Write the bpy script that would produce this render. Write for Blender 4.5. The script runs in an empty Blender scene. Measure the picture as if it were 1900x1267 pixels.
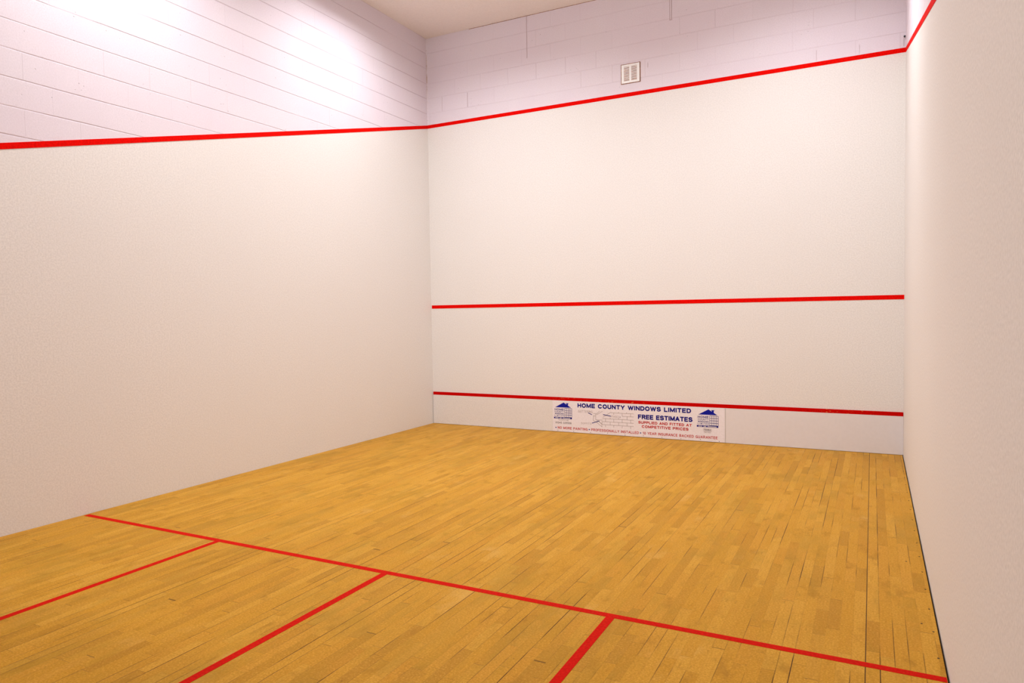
import bpy, bmesh, math, random
from mathutils import Vector, Matrix
random.seed(7)
S = bpy.context.scene
COL = S.collection

# ------------------------------------------------------------------ camera
CAM_POS = Vector((6.0802, -9.1080, 1.6908))
YAW, PITCH, ROLL, FPX = -0.4750, -0.0404, -0.0157, 1301.33
fw = Vector((math.sin(YAW) * math.cos(PITCH), math.cos(YAW) * math.cos(PITCH), math.sin(PITCH)))
rt = fw.cross(Vector((0, 0, 1))).normalized()
up = rt.cross(fw)
r2 = rt * math.cos(ROLL) + up * math.sin(ROLL)
u2 = -rt * math.sin(ROLL) + up * math.cos(ROLL)
cd = bpy.data.cameras.new('camera')
cd.sensor_width = 36.0
cd.lens = FPX / 1900 * 36
cd.clip_start = 0.02
cam = bpy.data.objects.new('camera', cd)
COL.objects.link(cam)
cam.matrix_world = Matrix(((r2.x, u2.x, -fw.x, CAM_POS.x), (r2.y, u2.y, -fw.y, CAM_POS.y),
                           (r2.z, u2.z, -fw.z, CAM_POS.z), (0, 0, 0, 1)))
S.camera = cam

# ------------------------------------------------------------------ world and exposure
w = bpy.data.worlds.new('world')
S.world = w
w.use_nodes = True
w.node_tree.nodes['Background'].inputs[0].default_value = (1, .93, .9, 1)
w.node_tree.nodes['Background'].inputs[1].default_value = 0.0
S.view_settings.view_transform = 'Standard'
S.view_settings.look = 'None'
S.view_settings.gamma = 1
S.view_settings.use_curve_mapping = False
S.view_settings.exposure = 0.18

# ceiling lamps: x, y, length along y, watts, beam spread in degrees
CEIL = 5.889
LAMP_RGB = (0.965, 0.970, 1.0)
LAMPS = [
    (0.95, -2.20, 1.5, 30, 150),
    (2.20, -2.20, 1.5, 35, 150),
    (3.60, -2.20, 1.5, 6, 115),
    (5.30, -2.20, 1.5, 58, 150),
    (2.20, -3.90, 1.5, 11, 120),
    (0.85, -5.20, 1.6, 40, 140),
]

# added fill lights on the far wall of the unseen gallery: x, z, watts
GALLERY_FILL = [
    (1.6, 4.6, 84),
    (4.8, 4.6, 30),
]

# ------------------------------------------------------------------ small node language for the materials
class N:
    """a socket with arithmetic"""
    def __init__(self, nt, s): self.nt, self.s = nt, s
    def _m(self, op, *a):
        n = self.nt.nodes.new('ShaderNodeMath'); n.operation = op
        for k, v in enumerate((self,) + a):
            if isinstance(v, N): self.nt.links.new(v.s, n.inputs[k])
            else: n.inputs[k].default_value = v
        return N(self.nt, n.outputs[0])
    def __add__(s, o): return s._m('ADD', o)
    __radd__ = __add__
    def __sub__(s, o): return s._m('SUBTRACT', o)
    def __mul__(s, o): return s._m('MULTIPLY', o)
    __rmul__ = __mul__
    def __truediv__(s, o): return s._m('DIVIDE', o)
    def floor(s): return s._m('FLOOR')
    def frac(s): return s._m('FRACT')
    def abs(s): return s._m('ABSOLUTE')
    def sin(s): return s._m('SINE')
    def min(s, o): return s._m('MINIMUM', o)
    def max(s, o): return s._m('MAXIMUM', o)
    def inv(s): return (s * -1.0) + 1.0
    def step(s, a, b):            # smooth 0..1 as the value goes a -> b
        n = s.nt.nodes.new('ShaderNodeMapRange'); n.interpolation_type = 'SMOOTHSTEP'
        s.nt.links.new(s.s, n.inputs[0])
        if a < b:
            n.inputs[1].default_value, n.inputs[2].default_value = a, b
            n.inputs[3].default_value, n.inputs[4].default_value = 0, 1
        else:
            n.inputs[1].default_value, n.inputs[2].default_value = b, a
            n.inputs[3].default_value, n.inputs[4].default_value = 1, 0
        return N(s.nt, n.outputs[0])

class Mat:
    def __init__(self, name, rough=0.6, spec=0.3, metallic=0.0):
        self.m = bpy.data.materials.new(name); self.m.use_nodes = True
        self.nt = self.m.node_tree
        self.b = self.nt.nodes['Principled BSDF']
        self.b.inputs['Roughness'].default_value = rough
        self.b.inputs['Specular IOR Level'].default_value = spec
        self.b.inputs['Metallic'].default_value = metallic
        g = self.nt.nodes.new('ShaderNodeNewGeometry')
        s = self.nt.nodes.new('ShaderNodeSeparateXYZ')
        self.nt.links.new(g.outputs['Position'], s.inputs[0])   # nothing here is moved, so position = object space
        self.x, self.y, self.z = (N(self.nt, s.outputs[i]) for i in range(3))
    def vec(self, a, b, c=0.0):
        n = self.nt.nodes.new('ShaderNodeCombineXYZ')
        for k, v in enumerate((a, b, c)):
            if isinstance(v, N): self.nt.links.new(v.s, n.inputs[k])
            else: n.inputs[k].default_value = v
        return n.outputs[0]
    def noise(self, v, scale=1.0, detail=2.0, rough=0.5):
        n = self.nt.nodes.new('ShaderNodeTexNoise')
        n.inputs['Scale'].default_value = scale
        n.inputs['Detail'].default_value = detail
        n.inputs['Roughness'].default_value = rough
        self.nt.links.new(v, n.inputs['Vector'])
        return N(self.nt, n.outputs[0])
    def white(self, v):
        n = self.nt.nodes.new('ShaderNodeTexWhiteNoise'); n.noise_dimensions = '3D'
        self.nt.links.new(v, n.inputs['Vector'])
        return N(self.nt, n.outputs['Value'])
    def voronoi(self, v, scale):
        n = self.nt.nodes.new('ShaderNodeTexVoronoi'); n.inputs['Scale'].default_value = scale
        self.nt.links.new(v, n.inputs['Vector'])
        return N(self.nt, n.outputs['Distance'])
    def mix(self, f, a, b):
        n = self.nt.nodes.new('ShaderNodeMix'); n.data_type = 'RGBA'
        if isinstance(f, N): self.nt.links.new(f.s, n.inputs[0])
        else: n.inputs[0].default_value = f
        for k, v in ((6, a), (7, b)):
            if isinstance(v, tuple): n.inputs[k].default_value = (*v, 1)
            else: self.nt.links.new(v, n.inputs[k])
        return n.outputs[2]
    def color(self, c):
        if isinstance(c, tuple): self.b.inputs['Base Color'].default_value = (*c, 1)
        else: self.nt.links.new(c, self.b.inputs['Base Color'])
    def bump(self, h, dist, strength=1.0):
        n = self.nt.nodes.new('ShaderNodeBump')
        n.inputs['Distance'].default_value = dist
        n.inputs['Strength'].default_value = strength
        self.nt.links.new(h.s, n.inputs['Height'])
        self.nt.links.new(n.outputs[0], self.b.inputs['Normal'])

def scaled(c, k): return tuple(min(1.0, v * k) for v in c)

def plaster(name, col):
    M = Mat(name, 0.62, 0.25)
    p = M.vec(M.x, M.y, M.z)
    n1 = M.noise(p, 75, 1.5, 0.6)
    n2 = M.noise(p, 0.9, 2)
    c = M.mix(n1.step(.28, .72), scaled(col, .93), scaled(col, 1.06))
    c = M.mix(n2.step(.3, .7) * 0.35, c, scaled(col, .97))
    M.color(c)
    M.bump(n1, 0.0012, 0.5)
    return M.m

def blocks(name, col, axis):
    """painted block wall: bed joints every 227.5 mm, faint head joints every 450 mm"""
    M = Mat(name, 0.7, 0.2)
    a = M.x if axis == 'x' else M.y
    p = M.vec(M.x, M.y, M.z)
    course = 0.2275
    v = (M.z - 4.755) / course + 40.0
    row = v.floor()
    wob = (M.noise(M.vec(a * 3.0, row * 7.1, 0), 1.0, 3) - 0.5) * 0.012
    dz = ((v.frac() - 0.5).abs() * -1.0 + 0.5) * course + wob * 0.5
    off = 0.27 if axis == 'x' else -1.305
    h = (a - off) / 0.45 + (row * 0.5).frac() + 60.0 + (0.0 if axis == 'x' else 0.5)
    jit = (M.white(M.vec(h.floor(), row, 3.0)) - 0.5) * 0.02
    dh = ((h.frac() - 0.5).abs() * -1.0 + 0.5) * 0.45 + jit * 0.3
    vis = M.noise(M.vec(a * 0.9, row * 5.3, 2.0), 1.0, 3)
    bed_k = vis.step(.30, .60) * (0.9 if axis == 'y' else 0.35)
    head_k = M.white(M.vec(h.floor(), row, 9.0)).step(.5, 1.0) * (0.30 if axis == 'y' else 0.5)
    bed = dz.step(.0065, .0025)
    head = dh.step(.005, .002)
    joint = (bed * bed_k).max(head * head_k)
    grain = M.noise(p, 85, 2, 0.7)
    tone = M.white(M.vec(h.floor(), row, 5.0))
    patch = M.noise(p, 1.6, 3)
    c = M.mix(grain.step(.25, .75), scaled(col, .93), scaled(col, 1.05))
    c = M.mix(tone * 0.5, c, scaled(col, .965))
    c = M.mix(patch.step(.35, .7) * 0.4, c, (col[0] * .96, col[1] * .92, col[2] * .96))
    # pits and specks in the block faces
    pit = M.voronoi(p, 17).step(.11, .05) * M.noise(p, 5.3, 1).step(.52, .62)
    c = M.mix(pit * 0.45, c, scaled(col, .55))
    c = M.mix(joint * 0.42, c, (col[0] * .66, col[1] * .54, col[2] * .56))
    if axis == 'x':
        # the two open vertical cracks, with filler, under the ceiling
        def vline(x0, z0, z1, wd):
            d = (M.x - x0 + (M.noise(M.vec(M.z * 9.0, 1.0, 1.0), 1.0, 2) - 0.5) * 0.006).abs().step(wd, wd * .4)
            return d * (M.z - z0).step(-.01, .01) * (M.z - z1).step(.01, -.01)
        cr = vline(1.708, 5.30, 5.9, .005).max(vline(3.748, 5.42, 5.9, .004)).max(vline(3.772, 5.42, 5.9, .005))
        cr = cr.max(vline(.272, 4.76, 4.98, .004) * 0.45).max(vline(.716, 4.76, 4.97, .005) * 0.8)
        cr = cr.max(vline(5.935, 4.60, 4.70, .004) * 0.6).max(vline(5.481, 4.60, 4.72, .004) * 0.5).max(vline(3.455, 4.87, 4.93, .004) * 0.8)
        bot = (M.z - 5.42).abs().step(.006, .002) * (M.x - 3.76).abs().step(.02, .015)
        cr = cr.max(bot)
        c = M.mix(cr * 0.55, c, (col[0] * .42, col[1] * .22, col[2] * .2))
        joint = joint.max(cr)
    M.color(c)
    M.bump(joint * -1.0 + grain * 0.12 + pit * -0.5, 0.006, 0.85)
    return M.m

def red_paint(name, col, chips=False, worn=0.0):
    M = Mat(name, 0.7, 0.03)
    p = M.vec(M.x, M.y, M.z)
    n = M.noise(p, 70, 2)
    c = M.mix(n.step(.3, .7), scaled(col, .88), scaled(col, 1.08))
    if chips:
        ch = M.noise(M.vec(M.x * 26.0, M.y, M.z * 95.0), 1.0, 3, .65)
        zone = ((M.x - 3.0).abs().step(.62, .25) * (M.z - .475).step(.012, -.02)).max((M.x - 5.75).abs().step(.42, .2)).max((M.x - 2.25).abs().step(.3, .1) * .6)
        f = ch.step(.60, .66) * zone
        c = M.mix(f, c, (.80, .33, .10))
    if worn:
        s = M.noise(M.vec(M.x * 40.0, M.y * 40.0, 0), 1.0, 3, .6).step(.60, .75)
        c = M.mix(s * worn, c, (.42, .10, .03))
    M.color(c)
    return M.m

def simple(name, col, rough=0.55, spec=0.3, metallic=0.0, var=0.05, scale=60):
    M = Mat(name, rough, spec, metallic)
    n = M.noise(M.vec(M.x, M.y, M.z), scale, 2)
    M.color(M.mix(n.step(.3, .7), scaled(col, 1 - var), scaled(col, 1 + var)))
    return M.m

def floor_boards():
    M = Mat('maple_strip_floor', 0.5, 0.08)
    W = 0.0625
    xx = (M.x - 6.058) / W + 200.0
    i = xx.floor(); fx = xx.frac()
    ri = M.white(M.vec(i, 1.0, 1.0)); rk = M.white(M.vec(i, 4.0, 2.0))
    yy = M.y / 0.58 + ri * 9.7 + 60.0
    yy = yy + (yy * 1.9 + rk * 6.28).sin() * 0.42
    j = yy.floor(); fy = yy.frac()
    rb = M.white(M.vec(i, j, 1.0)); rc = M.white(M.vec(i, j, 7.0)); rd = M.white(M.vec(i, j, 12.0))
    base = (.560, .268, .015)
    pale = (.625, .318, .030)
    dark = (.410, .185, .008)
    red_ = (.560, .250, .016)
    c = M.mix(rb.step(.25, 1.0) * 0.95, base, pale)
    c = M.mix(rc.step(.60, 1.0) * 0.72, c, dark)
    c = M.mix(rd.step(.70, 1.0) * 0.6, c, red_)
    # grain drawn out along each board
    g = M.noise(M.vec(M.x * 130.0 + rb * 50.0, M.y * 5.0 + rc * 30.0, 0.0), 1.0, 4, .62)
    c = M.mix(g.step(.38, .78) * 0.42, c, (.47, .205, .022))
    f = M.noise(M.vec(M.x, M.y, 0.0), 95, 2, .7)
    c = M.mix(f.step(.45, .72) * 0.55, c, (.40, .19, .006))
    c = M.mix(f.step(.52, .28) * 0.45, c, (.78, .44, .07))
    # scuffs, grime and pale worn places
    s = M.noise(M.vec(M.x * 7.0, M.y * 4.0, rb * 1.2), 1.0, 4, .65)
    c = M.mix(s.step(.54, .74) * 0.60, c, (.34, .155, .008))
    s2 = M.noise(M.vec(M.x * 3.4 + rb * 0.5, M.y * 1.5, 4.0 + rc * 0.6), 1.0, 4, .68)
    c = M.mix(s2.step(.46, .72) * 0.48, c, (.37, .205, .014))
    s3 = M.noise(M.vec(M.x * 2.6 + 8.0, M.y * 1.7, 9.0 + rb * 0.5), 1.0, 4, .6)
    c = M.mix(s3.step(.60, .76) * 0.3, c, (.70, .43, .13))
    kn = M.noise(M.vec(M.x * 26.0, M.y * 15.0, 3.0), 1.0, 2, .5)
    c = M.mix(kn.step(.72, .82) * 0.7, c, (.22, .085, .008))
    st2 = M.noise(M.vec(M.x * 38.0 + rb * 9.0, M.y * 9.0, 6.0), 1.0, 4, .7)
    c = M.mix(st2.step(.58, .72) * 0.45, c, (.33, .16, .008))
    # joints between boards: some rows closed, some open
    e = M.white(M.vec((xx + 0.5).floor(), 3.0, 3.0))
    en = M.noise(M.vec((xx + 0.5).floor() * 3.7, M.y * 1.5, 5.0), 1.0, 3)
    opened = (e.step(.6, 1.0) * en.step(.38, .58) * 0.85 + en.step(.50, .64) * 0.65).min(1.0)
    main = ((xx + 0.5).floor() - 200.0).abs().step(.5, .2)
    opened = opened.max(main)
    dx = ((fx - 0.5).abs() * -1.0 + 0.5) * W
    dy = ((fy - 0.5).abs() * -1.0 + 0.5) * 0.58
    seam = dx.step(.0029, .0012) * (opened * 0.95 + 0.05)
    seam = seam.max(dy.step(.0017, .0008) * (rc * 0.6 + 0.15))
    c = M.mix(seam, c, (.06, .020, .003))
    M.color(c)
    r = g * 0.16 + s * 0.12 + 0.30
    M.nt.links.new(r.s, M.b.inputs['Roughness'])
    M.bump(seam * -1.0 + g * 0.05 + rb * 0.10, 0.0015, 0.6)
    return M.m

CREAM = (.840, .815, .790)
LILAC = (.830, .765, .830)
RED = (.82, .003, .001)
m_plaster = plaster('cream_plaster', CREAM)
m_block_y = blocks('painted_blockwork_side', LILAC, 'y')
m_block_x = blocks('painted_blockwork_front', LILAC, 'x')
m_ceiling = simple('ceiling_paint', (.93, .885, .86), .75, .15, var=.02, scale=50)
m_floor = floor_boards()
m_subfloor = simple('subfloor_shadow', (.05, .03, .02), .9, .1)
m_red_wall = red_paint('red_wall_line', RED)
m_red_tin = red_paint('red_tin_strip', (.60, .002, .001), chips=True)
m_red_floor = red_paint('red_floor_paint', (.60, .010, .004), worn=.35)
m_tin_l = plaster('tin_cream_board', (.820, .790, .765))
m_tin_r = simple('tin_smooth_board', (.800, .770, .785), .5, .3, var=.01, scale=30)
m_sign = simple('sign_white_board', (.88, .84, .89), .4, .35, var=.03, scale=45)
m_navy = simple('sign_navy', (.012, .010, .22), .6, .1, var=.05)
m_blue = simple('sign_blue', (.008, .012, .34), .6, .1, var=.05)
m_sred = simple('sign_red', (.52, .012, .012), .6, .1, var=.05)
m_grey = simple('sign_grey', (.36, .30, .30), .5, .3, var=.1)
m_black = simple('sign_black', (.05, .04, .05), .5, .3)
m_white = simple('white_enamel', (.96, .96, .95), .35, .4, var=.01)
m_brown = simple('brown_gap', (.30, .13, .06), .85, .1, var=.4, scale=30)
m_dark = simple('dark_iron', (.03, .03, .04), .5, .4)
m_hole = simple('dark_screw', (.035, .012, .004), .6, .3)
m_metal = simple('lamp_housing', (.75, .75, .75), .4, .4)

def caulk_mat(name):
    M = Mat(name, .6, .2)
    n = M.noise(M.vec(M.x * 4.0, M.y * 4.0, M.z * 9.0), 1.0, 3)
    n2 = M.noise(M.vec(M.x * 20.0, M.y * 20.0, M.z * 40.0), 1.0, 2)
    c = M.mix(n2.step(.55, .7) * .4, LILAC, (.35, .2, .14))
    st = (M.z - 5.35).abs().step(.38, .05) * n.step(.38, .6)
    c = M.mix(st * .75, c, (.42, .25, .13))
    M.color(c)
    return M.m
m_caulk = caulk_mat('corner_caulk')
def lamp_mat():
    M = Mat('lamp_diffuser', .5, .3)
    M.color((.9, .9, .9))
    M.b.inputs['Emission Color'].default_value = (*LAMP_RGB, 1)
    M.b.inputs['Emission Strength'].default_value = 3.0
    return M.m
m_lamp = lamp_mat()

# ------------------------------------------------------------------ geometry helpers
def link(name, me, mats, parent=None):
    o = bpy.data.objects.new(name, me)
    for m in (mats if isinstance(mats, (list, tuple)) else [mats]): me.materials.append(m)
    COL.objects.link(o)
    if parent: o.parent = parent
    return o
def from_bm(name, bm, mats, parent=None):
    bmesh.ops.recalc_face_normals(bm, faces=bm.faces)
    me = bpy.data.meshes.new(name); bm.to_mesh(me); bm.free()
    return link(name, me, mats, parent)
def add_box(bm, x0, x1, y0, y1, z0, z1, mi=0):
    v = [bm.verts.new(p) for p in ((x0, y0, z0), (x1, y0, z0), (x1, y1, z0), (x0, y1, z0),
                                   (x0, y0, z1), (x1, y0, z1), (x1, y1, z1), (x0, y1, z1))]
    for f in ((0, 1, 2, 3), (4, 5, 6, 7), (0, 1, 5, 4), (1, 2, 6, 5), (2, 3, 7, 6), (3, 0, 4, 7)):
        bm.faces.new([v[k] for k in f]).material_index = mi
def add_prism(bm, pts, d, mi=0):
    """closed polygon pts (3-D) pushed out by vector d"""
    a = [bm.verts.new(p) for p in pts]; b = [bm.verts.new(Vector(p) + Vector(d)) for p in pts]
    n = len(pts)
    bm.faces.new(a).material_index = mi; bm.faces.new(b).material_index = mi
    for k in range(n):
        bm.faces.new((a[k], a[(k + 1) % n], b[(k + 1) % n], b[k])).material_index = mi
def box(name, x0, x1, y0, y1, z0, z1, m, parent=None, bevel=0.0):
    bm = bmesh.new(); add_box(bm, x0, x1, y0, y1, z0, z1)
    if bevel: bmesh.ops.bevel(bm, geom=list(bm.edges), offset=bevel, segments=2, affect='EDGES')
    return from_bm(name, bm, m, parent)
def prism(name, pts, d, m, parent=None):
    bm = bmesh.new(); add_prism(bm, pts, d)
    return from_bm(name, bm, m, parent)
def thing(name, label, cat, loc=(0, 0, 0), group=None):
    o = bpy.data.objects.new(name, None); COL.objects.link(o)
    o.empty_display_size = .1
    return tag(o, label, cat, group)
def tag(o, label, cat, group=None):
    o['label'] = label; o['category'] = cat
    if group: o['group'] = group
    return o
def structure(o, label=None):
    o['kind'] = 'structure'
    if label: o['label'] = label
    return o

# ------------------------------------------------------------------ room shell
WID, BACK = 6.4, -9.75
GAL = 2.4
SL = 0.2504
ZO = 4.560                      # centre of the out line on the front wall
def zout(y): return ZO + SL * y
T = 0.15
# side walls: cream plaster below the out line, painted blocks above
def side_wall(name, x0, x1, label):
    bm = bmesh.new()
    add_prism(bm, [(x0, 0.0, -.06), (x0, BACK, -.06), (x0, BACK, zout(BACK)), (x0, 0.0, ZO)], (x1 - x0, 0, 0), 0)
    add_prism(bm, [(x0, 0.0, ZO), (x0, BACK, zout(BACK)), (x0, BACK, CEIL + .1), (x0, 0.0, CEIL + .1)], (x1 - x0, 0, 0), 1)
    return structure(from_bm(name, bm, [m_plaster, m_block_y]), label)
side_wall('wall_left', 0.0, -T, 'left court wall, cream plaster below and painted blocks above the red line')
side_wall('wall_right', WID, WID + T, 'right court wall, cream plaster seen at a slant')
bm = bmesh.new()
add_box(bm, -T, WID + T, 0.0, T, -.06, ZO, 0)
add_box(bm, -T, WID + T, 0.0, T, ZO, CEIL + .1, 1)
structure(from_bm('wall_front', bm, [m_plaster, m_block_x]), 'front court wall, cream plaster below and pink painted blocks above')
structure(box('wall_back', -T, WID + T, BACK - T, BACK, -.06, GAL, m_plaster), 'back wall of the court, below the added gallery')
# open gallery added above the back wall, unseen, to bring in fill light
structure(box('wall_added_gallery', -T, WID + T, BACK - 3.0, BACK - 2.85, GAL, CEIL + .1, m_plaster), 'far wall of the added gallery')
structure(box('wall_added_gallery_left', -T, 0, BACK - 2.85, BACK, GAL, CEIL + .1, m_plaster), 'left side wall of the added gallery')
structure(box('wall_added_gallery_right', WID, WID + T, BACK - 2.85, BACK, GAL, CEIL + .1, m_plaster), 'right side wall of the added gallery')
structure(box('floor_added_gallery', -T, WID + T, BACK - 3.0, BACK - T, GAL - .2, GAL, m_ceiling), 'floor of the added gallery')
structure(box('ceiling', -T, WID + T, BACK - 3.0, T, CEIL, CEIL + .1, m_ceiling), 'plain cream ceiling')
# strip floor with an expansion gap along the walls
bm = bmesh.new()
add_box(bm, .004, WID - .010, BACK + .01, -.005, -.022, 0.0, 0)
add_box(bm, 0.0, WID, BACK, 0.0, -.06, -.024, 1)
floor = structure(from_bm('floor', bm, [m_floor, m_subfloor]), 'narrow strip maple floor of the squash court')
# screws that hold the edge board by the right wall
scr = None
spots = [(6.370, -0.9 - .31 * k) for k in range(0, 18)] + [(6.321, -4.844), (6.287, -3.828)]
for (sx, sy) in spots:
    if scr is None:
        bm = bmesh.new()
        bmesh.ops.create_cone(bm, cap_ends=True, segments=12, radius1=.0055, radius2=.0055, depth=.0012)
        scr = from_bm('screw', bm, m_hole, floor); o = scr
        scr['label'] = 'dark screw head sunk in the edge board'
    else:
        o = scr.copy(); COL.objects.link(o)
    o.location = (sx, sy, .0004)
# mastic beads in the corners
def bead(name, pts, r, m):
    bm = bmesh.new()
    add_prism(bm, pts, r)
    return structure(from_bm(name, bm, m))
bead('trim_1', [(0, 0, ZO + .02), (.010, 0, ZO + .02), (.003, -.003, ZO + .02), (0, -.010, ZO + .02)], (0, 0, CEIL - ZO - .02), m_caulk)
bead('trim_2', [(.76, 0, CEIL), (.76, -.003, CEIL), (.76, 0, CEIL - .005)], (WID - .76, 0, 0), m_brown)

# ------------------------------------------------------------------ red lines on the walls
HW = .025
tag(box('out_line', 0, WID, -.003, 0.0, ZO - HW, ZO + HW, m_red_wall),
    'red out line across the front wall, just below the white vent', 'court line', 'red out lines high on the walls')
for nm, x, d, lab in (('out_line', 0.0, .003, 'sloping red out line on the left wall, below the pale block courses'),
                      ('out_line', WID, -.003, 'steep short red out line at the top of the right wall')):
    pts = [(x, 0, ZO - HW), (x, BACK, zout(BACK) - HW), (x, BACK, zout(BACK) + HW), (x, 0, ZO + HW)]
    tag(prism(nm, pts, (d, 0, 0), m_red_wall), lab, 'court line', 'red out lines high on the walls')
tag(box('service_line', .012, WID, -.003, 0.0, 1.779, 1.829, m_red_wall),
    'red service line across the middle of the front wall', 'court line')

# ------------------------------------------------------------------ red lines on the floor
G = 'red lines painted on the wooden floor'
FH = .0012
SY0, SY1 = -5.430, -5.478
tag(box('short_line', .03, WID - .012, SY1, SY0, 0, FH, m_red_floor),
    'long red short line running across the wooden floor from wall to wall', 'court line', G)
tag(box('half_court_line', 3.222, 3.270, BACK + .02, SY1 - .0005, 0, FH, m_red_floor),
    'middle of the three red lines that run off the short line towards the camera', 'court line', G)
def service_box(x0, x1, edge, lab):
    bm = bmesh.new()
    yb = SY1 - 1.60
    if edge == 'R':
        add_prism(bm, [(x0, SY1 - .0005, 0), (x0, yb, 0), (.03, yb, 0), (.03, yb - .048, 0), (x1, yb - .048, 0), (x1, SY1 - .0005, 0)], (0, 0, FH))
    else:
        add_prism(bm, [(x0, SY1 - .0005, 0), (x0, yb - .048, 0), (WID - .012, yb - .048, 0), (WID - .012, yb, 0), (x1, yb, 0), (x1, SY1 - .0005, 0)], (0, 0, FH))
    return tag(from_bm('service_box_line', bm, m_red_floor), lab, 'court line', G)
service_box(1.652, 1.700, 'R', 'red service box line on the floor nearest the left wall')
service_box(4.772, 4.822, 'L', 'red service box line on the floor nearest the right wall')

# ------------------------------------------------------------------ the tin
tin = thing('tin', 'low board along the foot of the front wall with a chipped red top strip', 'squash tin')
box('tin_panel', .012, 2.034, -.0155, -.001, .004, .446, m_tin_l, tin)['label'] = 'grainy cream board left of the sign'
box('tin_panel', 2.034, 4.428, -.015, -.001, .004, .446, m_tin_l, tin)
box('tin_panel', 4.430, WID - .001, -.0155, -.001, .004, .446, m_tin_r, tin)['label'] = 'smooth pale lilac board right of the sign'
box('top_strip', .014, WID - .002, -.0156, -.001, .446, .492, m_red_tin, tin, bevel=.002)['label'] = 'red strip with chipped paint'

# ------------------------------------------------------------------ the advertising sign
sign = thing('advertising_sign', 'white window company sign with blue and red lettering on the low front board', 'sign')
box('board', 2.038, 4.422, -.021, -.016, .006, .445, m_sign, sign)
YS = -.0211
def slab(bm, pts, th=.0008):              # flat printed shape from (X, Z) points
    add_prism(bm, [(p[0], YS, p[1]) for p in pts], (0, -th, 0))
def bar(bm, a, b, wd):
    a = Vector(a); b = Vector(b); n = (b - a).normalized(); n = Vector((-n.y, n.x)) * wd / 2
    slab(bm, [a + n, b + n, b - n, a - n])
def arc(cx, cy, rx, ry, a0, a1, n=7):
    return [(cx + rx * math.cos(math.radians(a0 + (a1 - a0) * k / n)), cy + ry * math.sin(math.radians(a0 + (a1 - a0) * k / n))) for k in range(n + 1)]
# plain grotesque capitals as strokes in a box of the given width and height 1
GL = {
    'A': (.72, [[(0, 0), (.36, 1), (.72, 0)], [(.12, .30), (.60, .30)]]),
    'B': (.62, [[(0, 0), (0, 1), (.38, 1)] + arc(.38, .76, .20, .24, 90, -90) + [(0, .52)], [(.38, .52)] + arc(.38, .26, .24, .26, 90, -90) + [(0, 0)]]),
    'C': (.70, [arc(.36, .5, .36, .5, 42, 318, 14)]),
    'D': (.66, [[(0, 0), (0, 1), (.28, 1)] + arc(.28, .5, .38, .5, 90, -90, 10) + [(0, 0)]]),
    'E': (.56, [[(.56, 1), (0, 1), (0, 0), (.56, 0)], [(0, .52), (.50, .52)]]),
    'F': (.54, [[(.54, 1), (0, 1), (0, 0)], [(0, .50), (.46, .50)]]),
    'G': (.72, [arc(.36, .5, .36, .5, 48, 330, 14) + [(.70, .45), (.40, .45)], [(.70, .45), (.70, 0)]]),
    'H': (.62, [[(0, 0), (0, 1)], [(.62, 0), (.62, 1)], [(0, .52), (.62, .52)]]),
    'I': (.02, [[(.01, 0), (.01, 1)]]),
    'K': (.64, [[(0, 0), (0, 1)], [(.60, 1), (0, .38)], [(.22, .60), (.64, 0)]]),
    'L': (.50, [[(0, 1), (0, 0), (.50, 0)]]),
    'M': (.80, [[(0, 0), (0, 1), (.40, .08), (.80, 1), (.80, 0)]]),
    'N': (.62, [[(0, 0), (0, 1), (.62, 0), (.62, 1)]]),
    'O': (.74, [arc(.37, .5, .37, .5, 0, 360, 18)]),
    'P': (.58, [[(0, 0), (0, 1), (.34, 1)] + arc(.34, .72, .24, .28, 90, -90) + [(0, .44)]]),
    'R': (.62, [[(0, 0), (0, 1), (.36, 1)] + arc(.36, .75, .24, .25, 90, -90) + [(0, .50)], [(.36, .50), (.62, 0)]]),
    'S': (.62, [arc(.31, .75, .29, .25, 25, 230, 9) + arc(.31, .26, .31, .26, 65, -155, 10)]),
    'T': (.62, [[(0, 1), (.62, 1)], [(.31, 1), (.31, 0)]]),
    'U': (.62, [[(0, 1), (0, .33)] + arc(.31, .31, .31, .31, 180, 360, 9) + [(.62, 1)]]),
    'V': (.68, [[(0, 1), (.34, 0), (.68, 1)]]),
    'W': (1.0, [[(0, 1), (.25, 0), (.5, .95), (.75, 0), (1.0, 1)]]),
    'Y': (.66, [[(0, 1), (.33, .45), (.66, 1)], [(.33, .45), (.33, 0)]]),
    '0': (.52, [arc(.26, .5, .26, .5, 0, 360, 16)]),
    '1': (.26, [[(0, .76), (.24, 1), (.24, 0)]]),
    '2': (.52, [arc(.26, .72, .26, .28, 160, -30, 8) + [(0, 0), (.52, 0)]]),
    '3': (.52, [arc(.25, .75, .24, .25, 150, -80, 8), arc(.25, .27, .27, .27, 80, -150, 8)]),
    '4': (.56, [[(.42, 0), (.42, 1), (0, .30), (.56, .30)]]),
    '5': (.52, [[(.48, 1), (.06, 1), (.03, .52)] + arc(.25, .32, .27, .32, 120, -150, 9)]),
    '8': (.52, [arc(.26, .76, .22, .24, 0, 360, 12), arc(.26, .27, .26, .27, 0, 360, 12)]),
}
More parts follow.
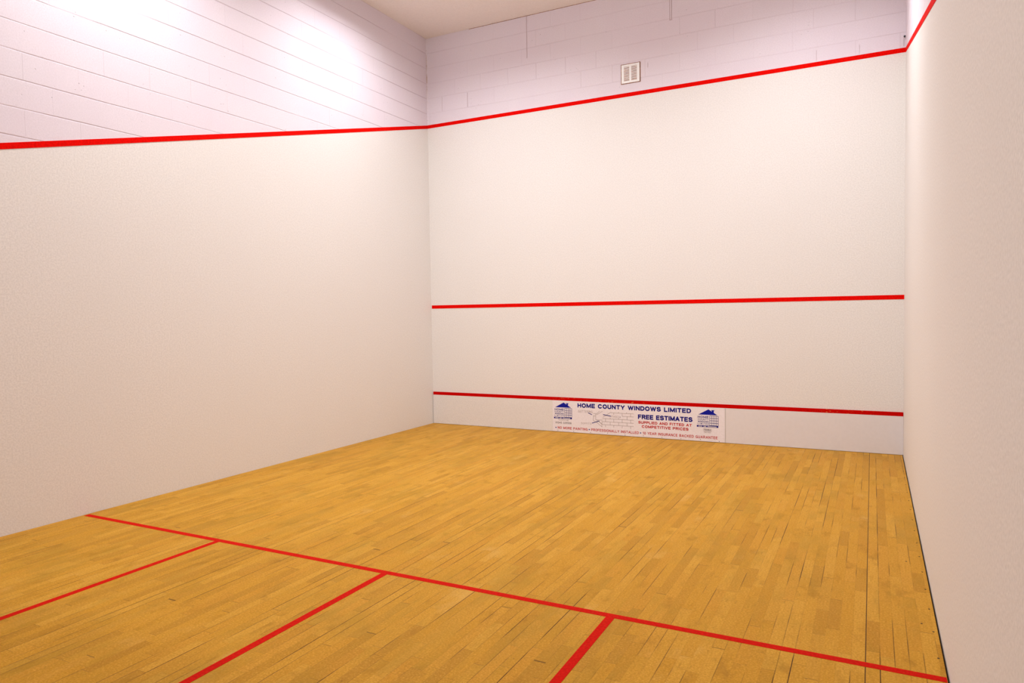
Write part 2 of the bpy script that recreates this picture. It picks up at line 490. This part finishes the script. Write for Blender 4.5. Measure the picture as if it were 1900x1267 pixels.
def lettering(txt, x0, x1, z0, z1, m, parent, weight=.15, gap=.34, space=.55):
    """one part per word, fitted to the width x0..x1 and height z0..z1; weight = stroke in cap heights"""
    adv = 0.0; words = []; cur = []
    for ch in txt:
        if ch == ' ':
            words.append(cur); cur = []; adv += space; continue
        cur.append((ch, adv)); adv += GL[ch][0] + gap
    words.append(cur)
    total = adv - gap + weight
    sx = (x1 - x0) / total; H = z1 - z0; hw = weight * H / 2
    out = None
    for wd in words:
        bm = bmesh.new()
        for ch, ax in wd:
            for line in GL[ch][1]:
                P = [Vector((x0 + (ax + weight / 2 + px) * sx, z0 + hw + pz * (H - 2 * hw))) for px, pz in line]
                for k in range(len(P) - 1):
                    d = P[k + 1] - P[k]
                    if d.length < 1e-6: continue
                    d.normalize(); n = Vector((-d.y, d.x)) * hw; e = d * hw * .85
                    add_prism(bm, [(q.x, YS, q.y) for q in (P[k] - e + n, P[k + 1] + e + n, P[k + 1] + e - n, P[k] - e - n)], (0, -.0006 - .00004 * (k % 5) - .00002 * GL[ch][1].index(line), 0))
        out = from_bm('lettering', bm, m, parent)
    return out
lettering('HOME COUNTY WINDOWS LIMITED', 2.420, 3.998, .360, .421, m_navy, sign, .25)
lettering('FREE ESTIMATES', 3.289, 4.014, .246, .308, m_navy, sign, .25)
lettering('SUPPLIED AND FITTED AT', 3.293, 4.006, .185, .221, m_sred, sign, .23)
lettering('COMPETITIVE PRICES', 3.340, 3.963, .130, .167, m_sred, sign, .23)
lettering('NO MORE PAINTING', 2.116, 2.567, .043, .078, m_sred, sign, .17)
lettering('PROFESSIONALLY INSTALLED', 2.620, 3.297, .043, .078, m_sred, sign, .17)
lettering('10 YEAR INSURANCE BACKED GUARANTEE', 3.353, 4.332, .043, .078, m_sred, sign, .17)
for bx_ in (2.088, 2.591, 3.323):
    bm = bmesh.new()
    slab(bm, [(bx_ + .0085 * math.cos(t * math.pi / 6), .060 + .0085 * math.sin(t * math.pi / 6)) for t in range(12)])
    from_bm('bullet', bm, m_navy, sign)
def house_logo(x0, zt, kw=1.0, right=False):
    """x0 left edge of the base bar, zt roof apex height"""
    def X(a): return x0 + a * kw
    dz = zt - .420
    bm = bmesh.new()
    slab(bm, [(X(.020), .349 + dz), (X(.262), .350 + dz), (X(.150), .420 + dz)])
    cx = X(.205)
    slab(bm, [(cx - .012, .375 + dz), (cx + .012, .368 + dz), (cx + .012, .405 + dz), (cx - .012, .405 + dz)], .0010)
    slab(bm, [(cx - .019, .403 + dz), (cx + .019, .403 + dz), (cx + .019, .412 + dz), (cx - .019, .412 + dz)], .0012)
    logo = from_bm('house_logo', bm, m_blue, sign); logo['label'] = 'blue roof and chimney of the house logo'
    lettering('HOME', X(.013), X(.152), .304 + dz, .333 + dz, m_navy, logo, .20)
    lettering('COUNTY', X(.013), X(.152), .276 + dz, .297 + dz, m_navy, logo, .16)
    lettering('WINDOWS', X(.013), X(.152), .249 + dz, .268 + dz, m_navy, logo, .20)
    lettering('LIMITED', X(.013), X(.152), .223 + dz, .243 + dz, m_navy, logo, .18, .9)
    bm = bmesh.new()
    gx0, gx1, gz0, gz1 = X(.166), X(.273), .212 + dz, .338 + dz
    for k in range(5):
        gx = gx0 + (gx1 - gx0) * k / 4
        bar(bm, (gx, gz0), (gx, gz1), .0048)
        gz = gz0 + (gz1 - gz0) * k / 4
        bar(bm, (gx0, gz), (gx1, gz), .0048)
    from_bm('window_grid', bm, m_navy, logo)
    bm = bmesh.new()
    slab(bm, [(X(0), .189 + dz), (X(.274), .189 + dz), (X(.274), .211 + dz), (X(0), .211 + dz)])
    from_bm('base_bar', bm, m_navy, logo)
    return logo
house_logo(2.060, .420)
house_logo(4.070, .421, .99)
# small print dashes inside the two base bars
for x0 in (2.060, 4.070):
    bm = bmesh.new()
    for a, b in ((.02, .07), (.085, .12), (.135, .25)):
        add_prism(bm, [(x0 + a, YS - .0009, .196), (x0 + b, YS - .0009, .196), (x0 + b, YS - .0009, .203), (x0 + a, YS - .0009, .203)], (0, -.0004, 0))
    from_bm('small_print', bm, m_sign, sign)
lettering('TELEPHONE', 2.121, 2.282, .163, .177, m_black, sign, .10)
lettering('01245 325588', 2.083, 2.324, .119, .145, m_black, sign, .13)
lettering('FENSA', 4.163, 4.248, .147, .166, m_black, sign, .18)
bm = bmesh.new()
for a, b in (((4.153, .171), (4.256, .171)), ((4.153, .141), (4.256, .141)), ((4.153, .171), (4.153, .141)), ((4.256, .171), (4.256, .141))):
    bar(bm, a, b, .002)
for a, b, z in ((4.160, 4.250, .133), (4.165, 4.195, .120), (4.205, 4.245, .120)):
    bar(bm, (a, z), (b, z), .004)
from_bm('small_print', bm, m_grey, sign)
lettering('GUTTERING', 2.430, 2.642, .293, .325, m_grey, sign, .10)
lettering('SOFFITS', 2.471, 2.622, .131, .155, m_grey, sign, .10)
lettering('FASCIA', 2.920, 3.050, .245, .272, m_grey, sign, .10)
# drawing of a gutter, soffit and brick wall
bm = bmesh.new()
L = .0042
for a, b in (((2.650, .287), (2.687, .289)), ((2.687, .289), (2.687, .203)), ((2.687, .254), (2.650, .252)), ((2.655, .252), (2.652, .191)),
             ((2.660, .252), (2.660, .262)), ((2.697, .279), (2.697, .285)), ((2.687, .203), (2.787, .203)), ((2.694, .279), (2.743, .322)),
             ((2.705, .272), (2.788, .326)), ((2.704, .165), (2.778, .110)), ((2.652, .191), (2.704, .165)), ((2.720, .190), (2.778, .150)),
             ((2.700, .195), (2.720, .190)), ((2.734, .182), (2.778, .142)), ((2.861, .288), (2.913, .320)), ((2.790, .240), (2.861, .288))):
    bar(bm, a, b, L)
d1 = from_bm('gutter_drawing', bm, m_grey, sign)
bm = bmesh.new()
rows = [(.311, 2.913, 3.229), (.270, 3.068, 3.229), (.2255, 2.787, 3.229), (.183, 2.779, 3.229), (.141, 2.778, 3.229)]
for z, a, b in rows: bar(bm, (a, z), (b, z), L)
for x, z0, z1 in ((3.018, .311, .325), (3.130, .311, .325), (2.949, .285, .311), (3.068, .270, .311), (3.187, .270, .311), (2.897, .2255, .246),
                  (3.018, .2255, .246), (3.136, .2255, .270), (2.831, .183, .2255), (2.948, .183, .2255), (3.068, .183, .2255), (3.187, .183, .2255),
                  (2.778, .105, .141), (2.779, .141, .183), (2.897, .141, .183), (3.018, .141, .183), (3.136, .141, .183), (2.831, .110, .141), (2.948, .110, .141),
                  (3.068, .108, .141), (3.187, .105, .141)):
    bar(bm, (x, z0), (x, z1), L)
from_bm('brick_drawing', bm, m_grey, sign)
for a, b in (((2.579, .291), (2.634, .270)), ((2.795, .280), (2.911, .262)), ((2.633, .152), (2.741, .189))):
    bm = bmesh.new(); bar(bm, a, b, .0095)
    from_bm('pointer', bm, m_navy, sign)
# fixing screws along the bottom edge
s0 = None
for px in (2.357, 2.610, 2.858, 3.107, 3.362, 3.612, 3.864, 4.115, 4.352, 2.118):
    if s0 is None:
        bm = bmesh.new()
        bmesh.ops.create_cone(bm, cap_ends=True, segments=10, radius1=.0045, radius2=.0045, depth=.002,
                              matrix=Matrix.Rotation(math.pi / 2, 4, 'X'))
        s0 = from_bm('screw', bm, m_dark, sign); o = s0
    else:
        o = s0.copy(); COL.objects.link(o)
    o.location = (px, -.0215, .022 + .006 * math.sin(px * 40))

# ------------------------------------------------------------------ the vent
vent = thing('air_vent', 'small white louvred air vent set in the pink blocks of the front wall', 'vent')
vx0, vx1, vz0, vz1 = 3.098, 3.345, 4.712, 4.955
box('backing', vx0 + .01, vx1 - .01, -.004, 0, vz0 + .01, vz1 - .01, m_brown, vent)
bm = bmesh.new()
for a, b, c, d in ((vx0 - .009, vx1 + .012, vz1, vz1 + .009), (vx0 - .009, vx1 + .012, vz0 - .009, vz0), (vx0 - .009, vx0, vz0, vz1), (vx1, vx1 + .012, vz0, vz1)):
    add_box(bm, a, b, -.0025, 0, c, d)
from_bm('sealant_edge', bm, m_brown, vent)['label'] = 'stained brown edge of sealant'
cols = ((3.131, 3.206), (3.232, 3.308))
zs0, zs1 = 4.742, 4.928
bm = bmesh.new()
YF = -.007
add_box(bm, vx0, cols[0][0], YF, 0, vz0, vz1)
add_box(bm, cols[0][1], cols[1][0], YF, 0, vz0, vz1)
add_box(bm, cols[1][1], vx1, YF, 0, vz0, vz1)
for a, b in cols:
    add_box(bm, a, b, YF, 0, vz0, zs0); add_box(bm, a, b, YF, 0, zs1, vz1)
from_bm('frame', bm, m_white, vent)
for a, b in cols:
    bm = bmesh.new()
    p = (zs1 - zs0) / 10
    for k in range(10):
        z = zs0 + (k + .5) * p
        g = 1.0 if k else .2
        add_prism(bm, [(a, YF + .0004, z - .0045 * g), (a, YF + .002, z - .0052 * g), (a, -.0042, z + .0050), (a, YF + .0008, z + .0048)], (b - a, 0, 0))
    from_bm('louvre', bm, m_white, vent)

# ------------------------------------------------------------------ nail with a cord in the corner over the line
nail = thing('nail', 'dark nail with a short cord in the corner above the red line', 'nail')
bm = bmesh.new()
bmesh.ops.create_cone(bm, cap_ends=True, segments=12, radius1=.004, radius2=.004, depth=.03,
                      matrix=Matrix.Translation((6.385, -.015, 4.700)) @ Matrix.Rotation(math.pi / 2, 4, 'X'))
from_bm('shank', bm, m_dark, nail)
bm = bmesh.new()
bmesh.ops.create_uvsphere(bm, u_segments=12, v_segments=8, radius=.011, matrix=Matrix.Translation((6.385, -.032, 4.700)) @ Matrix.Scale(.6, 4, (0, 1, 0)))
from_bm('head', bm, m_dark, nail)
bm = bmesh.new()
add_box(bm, 6.376, 6.379, -.012, -.009, 4.60, 4.698)
from_bm('cord', bm, m_grey, nail)

# ------------------------------------------------------------------ ceiling lamps (above and behind the picture's edge)
LAMP_PLACE = {(0.95, -2.20): 'front row, nearest the left wall', (2.20, -2.20): 'front row, second from the left wall',
              (3.60, -2.20): 'front row, second from the right wall', (5.30, -2.20): 'front row, nearest the right wall',
              (2.20, -3.90): 'alone in the middle row', (0.85, -5.20): 'against the left wall above the short line'}
for (lx, ly, ln, watts, spread) in LAMPS:
    t = thing('ceiling_light', 'twin tube batten light on the ceiling, ' + LAMP_PLACE[(lx, ly)], 'ceiling light', group='batten lights on the ceiling')
    t.location = (lx, ly, CEIL)
    bm = bmesh.new()
    add_prism(bm, [(-.10, -ln / 2, 0), (.10, -ln / 2, 0), (.14, -ln / 2, -.07), (.125, -ln / 2, -.07), (.09, -ln / 2, -.02), (-.09, -ln / 2, -.02), (-.125, -ln / 2, -.07), (-.14, -ln / 2, -.07)], (0, ln, 0))
    from_bm('housing', bm, m_metal, t)
    for s in (-.045, .045):
        bm = bmesh.new()
        bmesh.ops.create_cone(bm, cap_ends=True, segments=12, radius1=.013, radius2=.013, depth=ln - .06,
                              matrix=Matrix.Translation((s, 0, -.040)) @ Matrix.Rotation(math.pi / 2, 4, 'X'))
        from_bm('tube', bm, m_lamp, t)
    ld = bpy.data.lights.new('lamp_light', 'AREA')
    ld.shape = 'RECTANGLE'; ld.size = .2; ld.size_y = ln - .05
    ld.energy = watts; ld.color = LAMP_RGB; ld.spread = math.radians(spread)
    lo = bpy.data.objects.new('lamp_light', ld); COL.objects.link(lo)
    lo.parent = t; lo.location = (0, 0, -.072)

# ------------------------------------------------------------------ fill lights added in the made-up gallery behind the camera
for (lx, lz, watts) in GALLERY_FILL:
    t = thing('fill_light', 'added fill light on the far wall of the unseen gallery, ' + ('left' if lx < 3 else 'right') + ' one of the two', 'fill light', group='added fill lights in the gallery')
    yb = BACK - 2.85
    t.location = (lx, yb, lz)
    bm = bmesh.new()
    add_prism(bm, [(-.7, 0, .12), (-.7, .10, .10), (-.7, .06, .08), (-.7, .02, .07), (-.7, .02, -.07), (-.7, .06, -.08), (-.7, .10, -.10), (-.7, 0, -.12)], (1.4, 0, 0))
    from_bm('housing', bm, m_metal, t)
    bm = bmesh.new()
    bmesh.ops.create_cone(bm, cap_ends=True, segments=12, radius1=.013, radius2=.013, depth=1.3,
                          matrix=Matrix.Translation((0, .045, 0)) @ Matrix.Rotation(math.pi / 2, 4, 'Y'))
    from_bm('tube', bm, m_lamp, t)
    ld = bpy.data.lights.new('lamp_light', 'AREA')
    ld.shape = 'RECTANGLE'; ld.size = 1.35; ld.size_y = .18
    ld.energy = watts; ld.color = LAMP_RGB
    lo = bpy.data.objects.new('lamp_light', ld); COL.objects.link(lo)
    lo.parent = t; lo.location = (0, .105, 0); lo.rotation_euler = (math.radians(97), 0, 0)
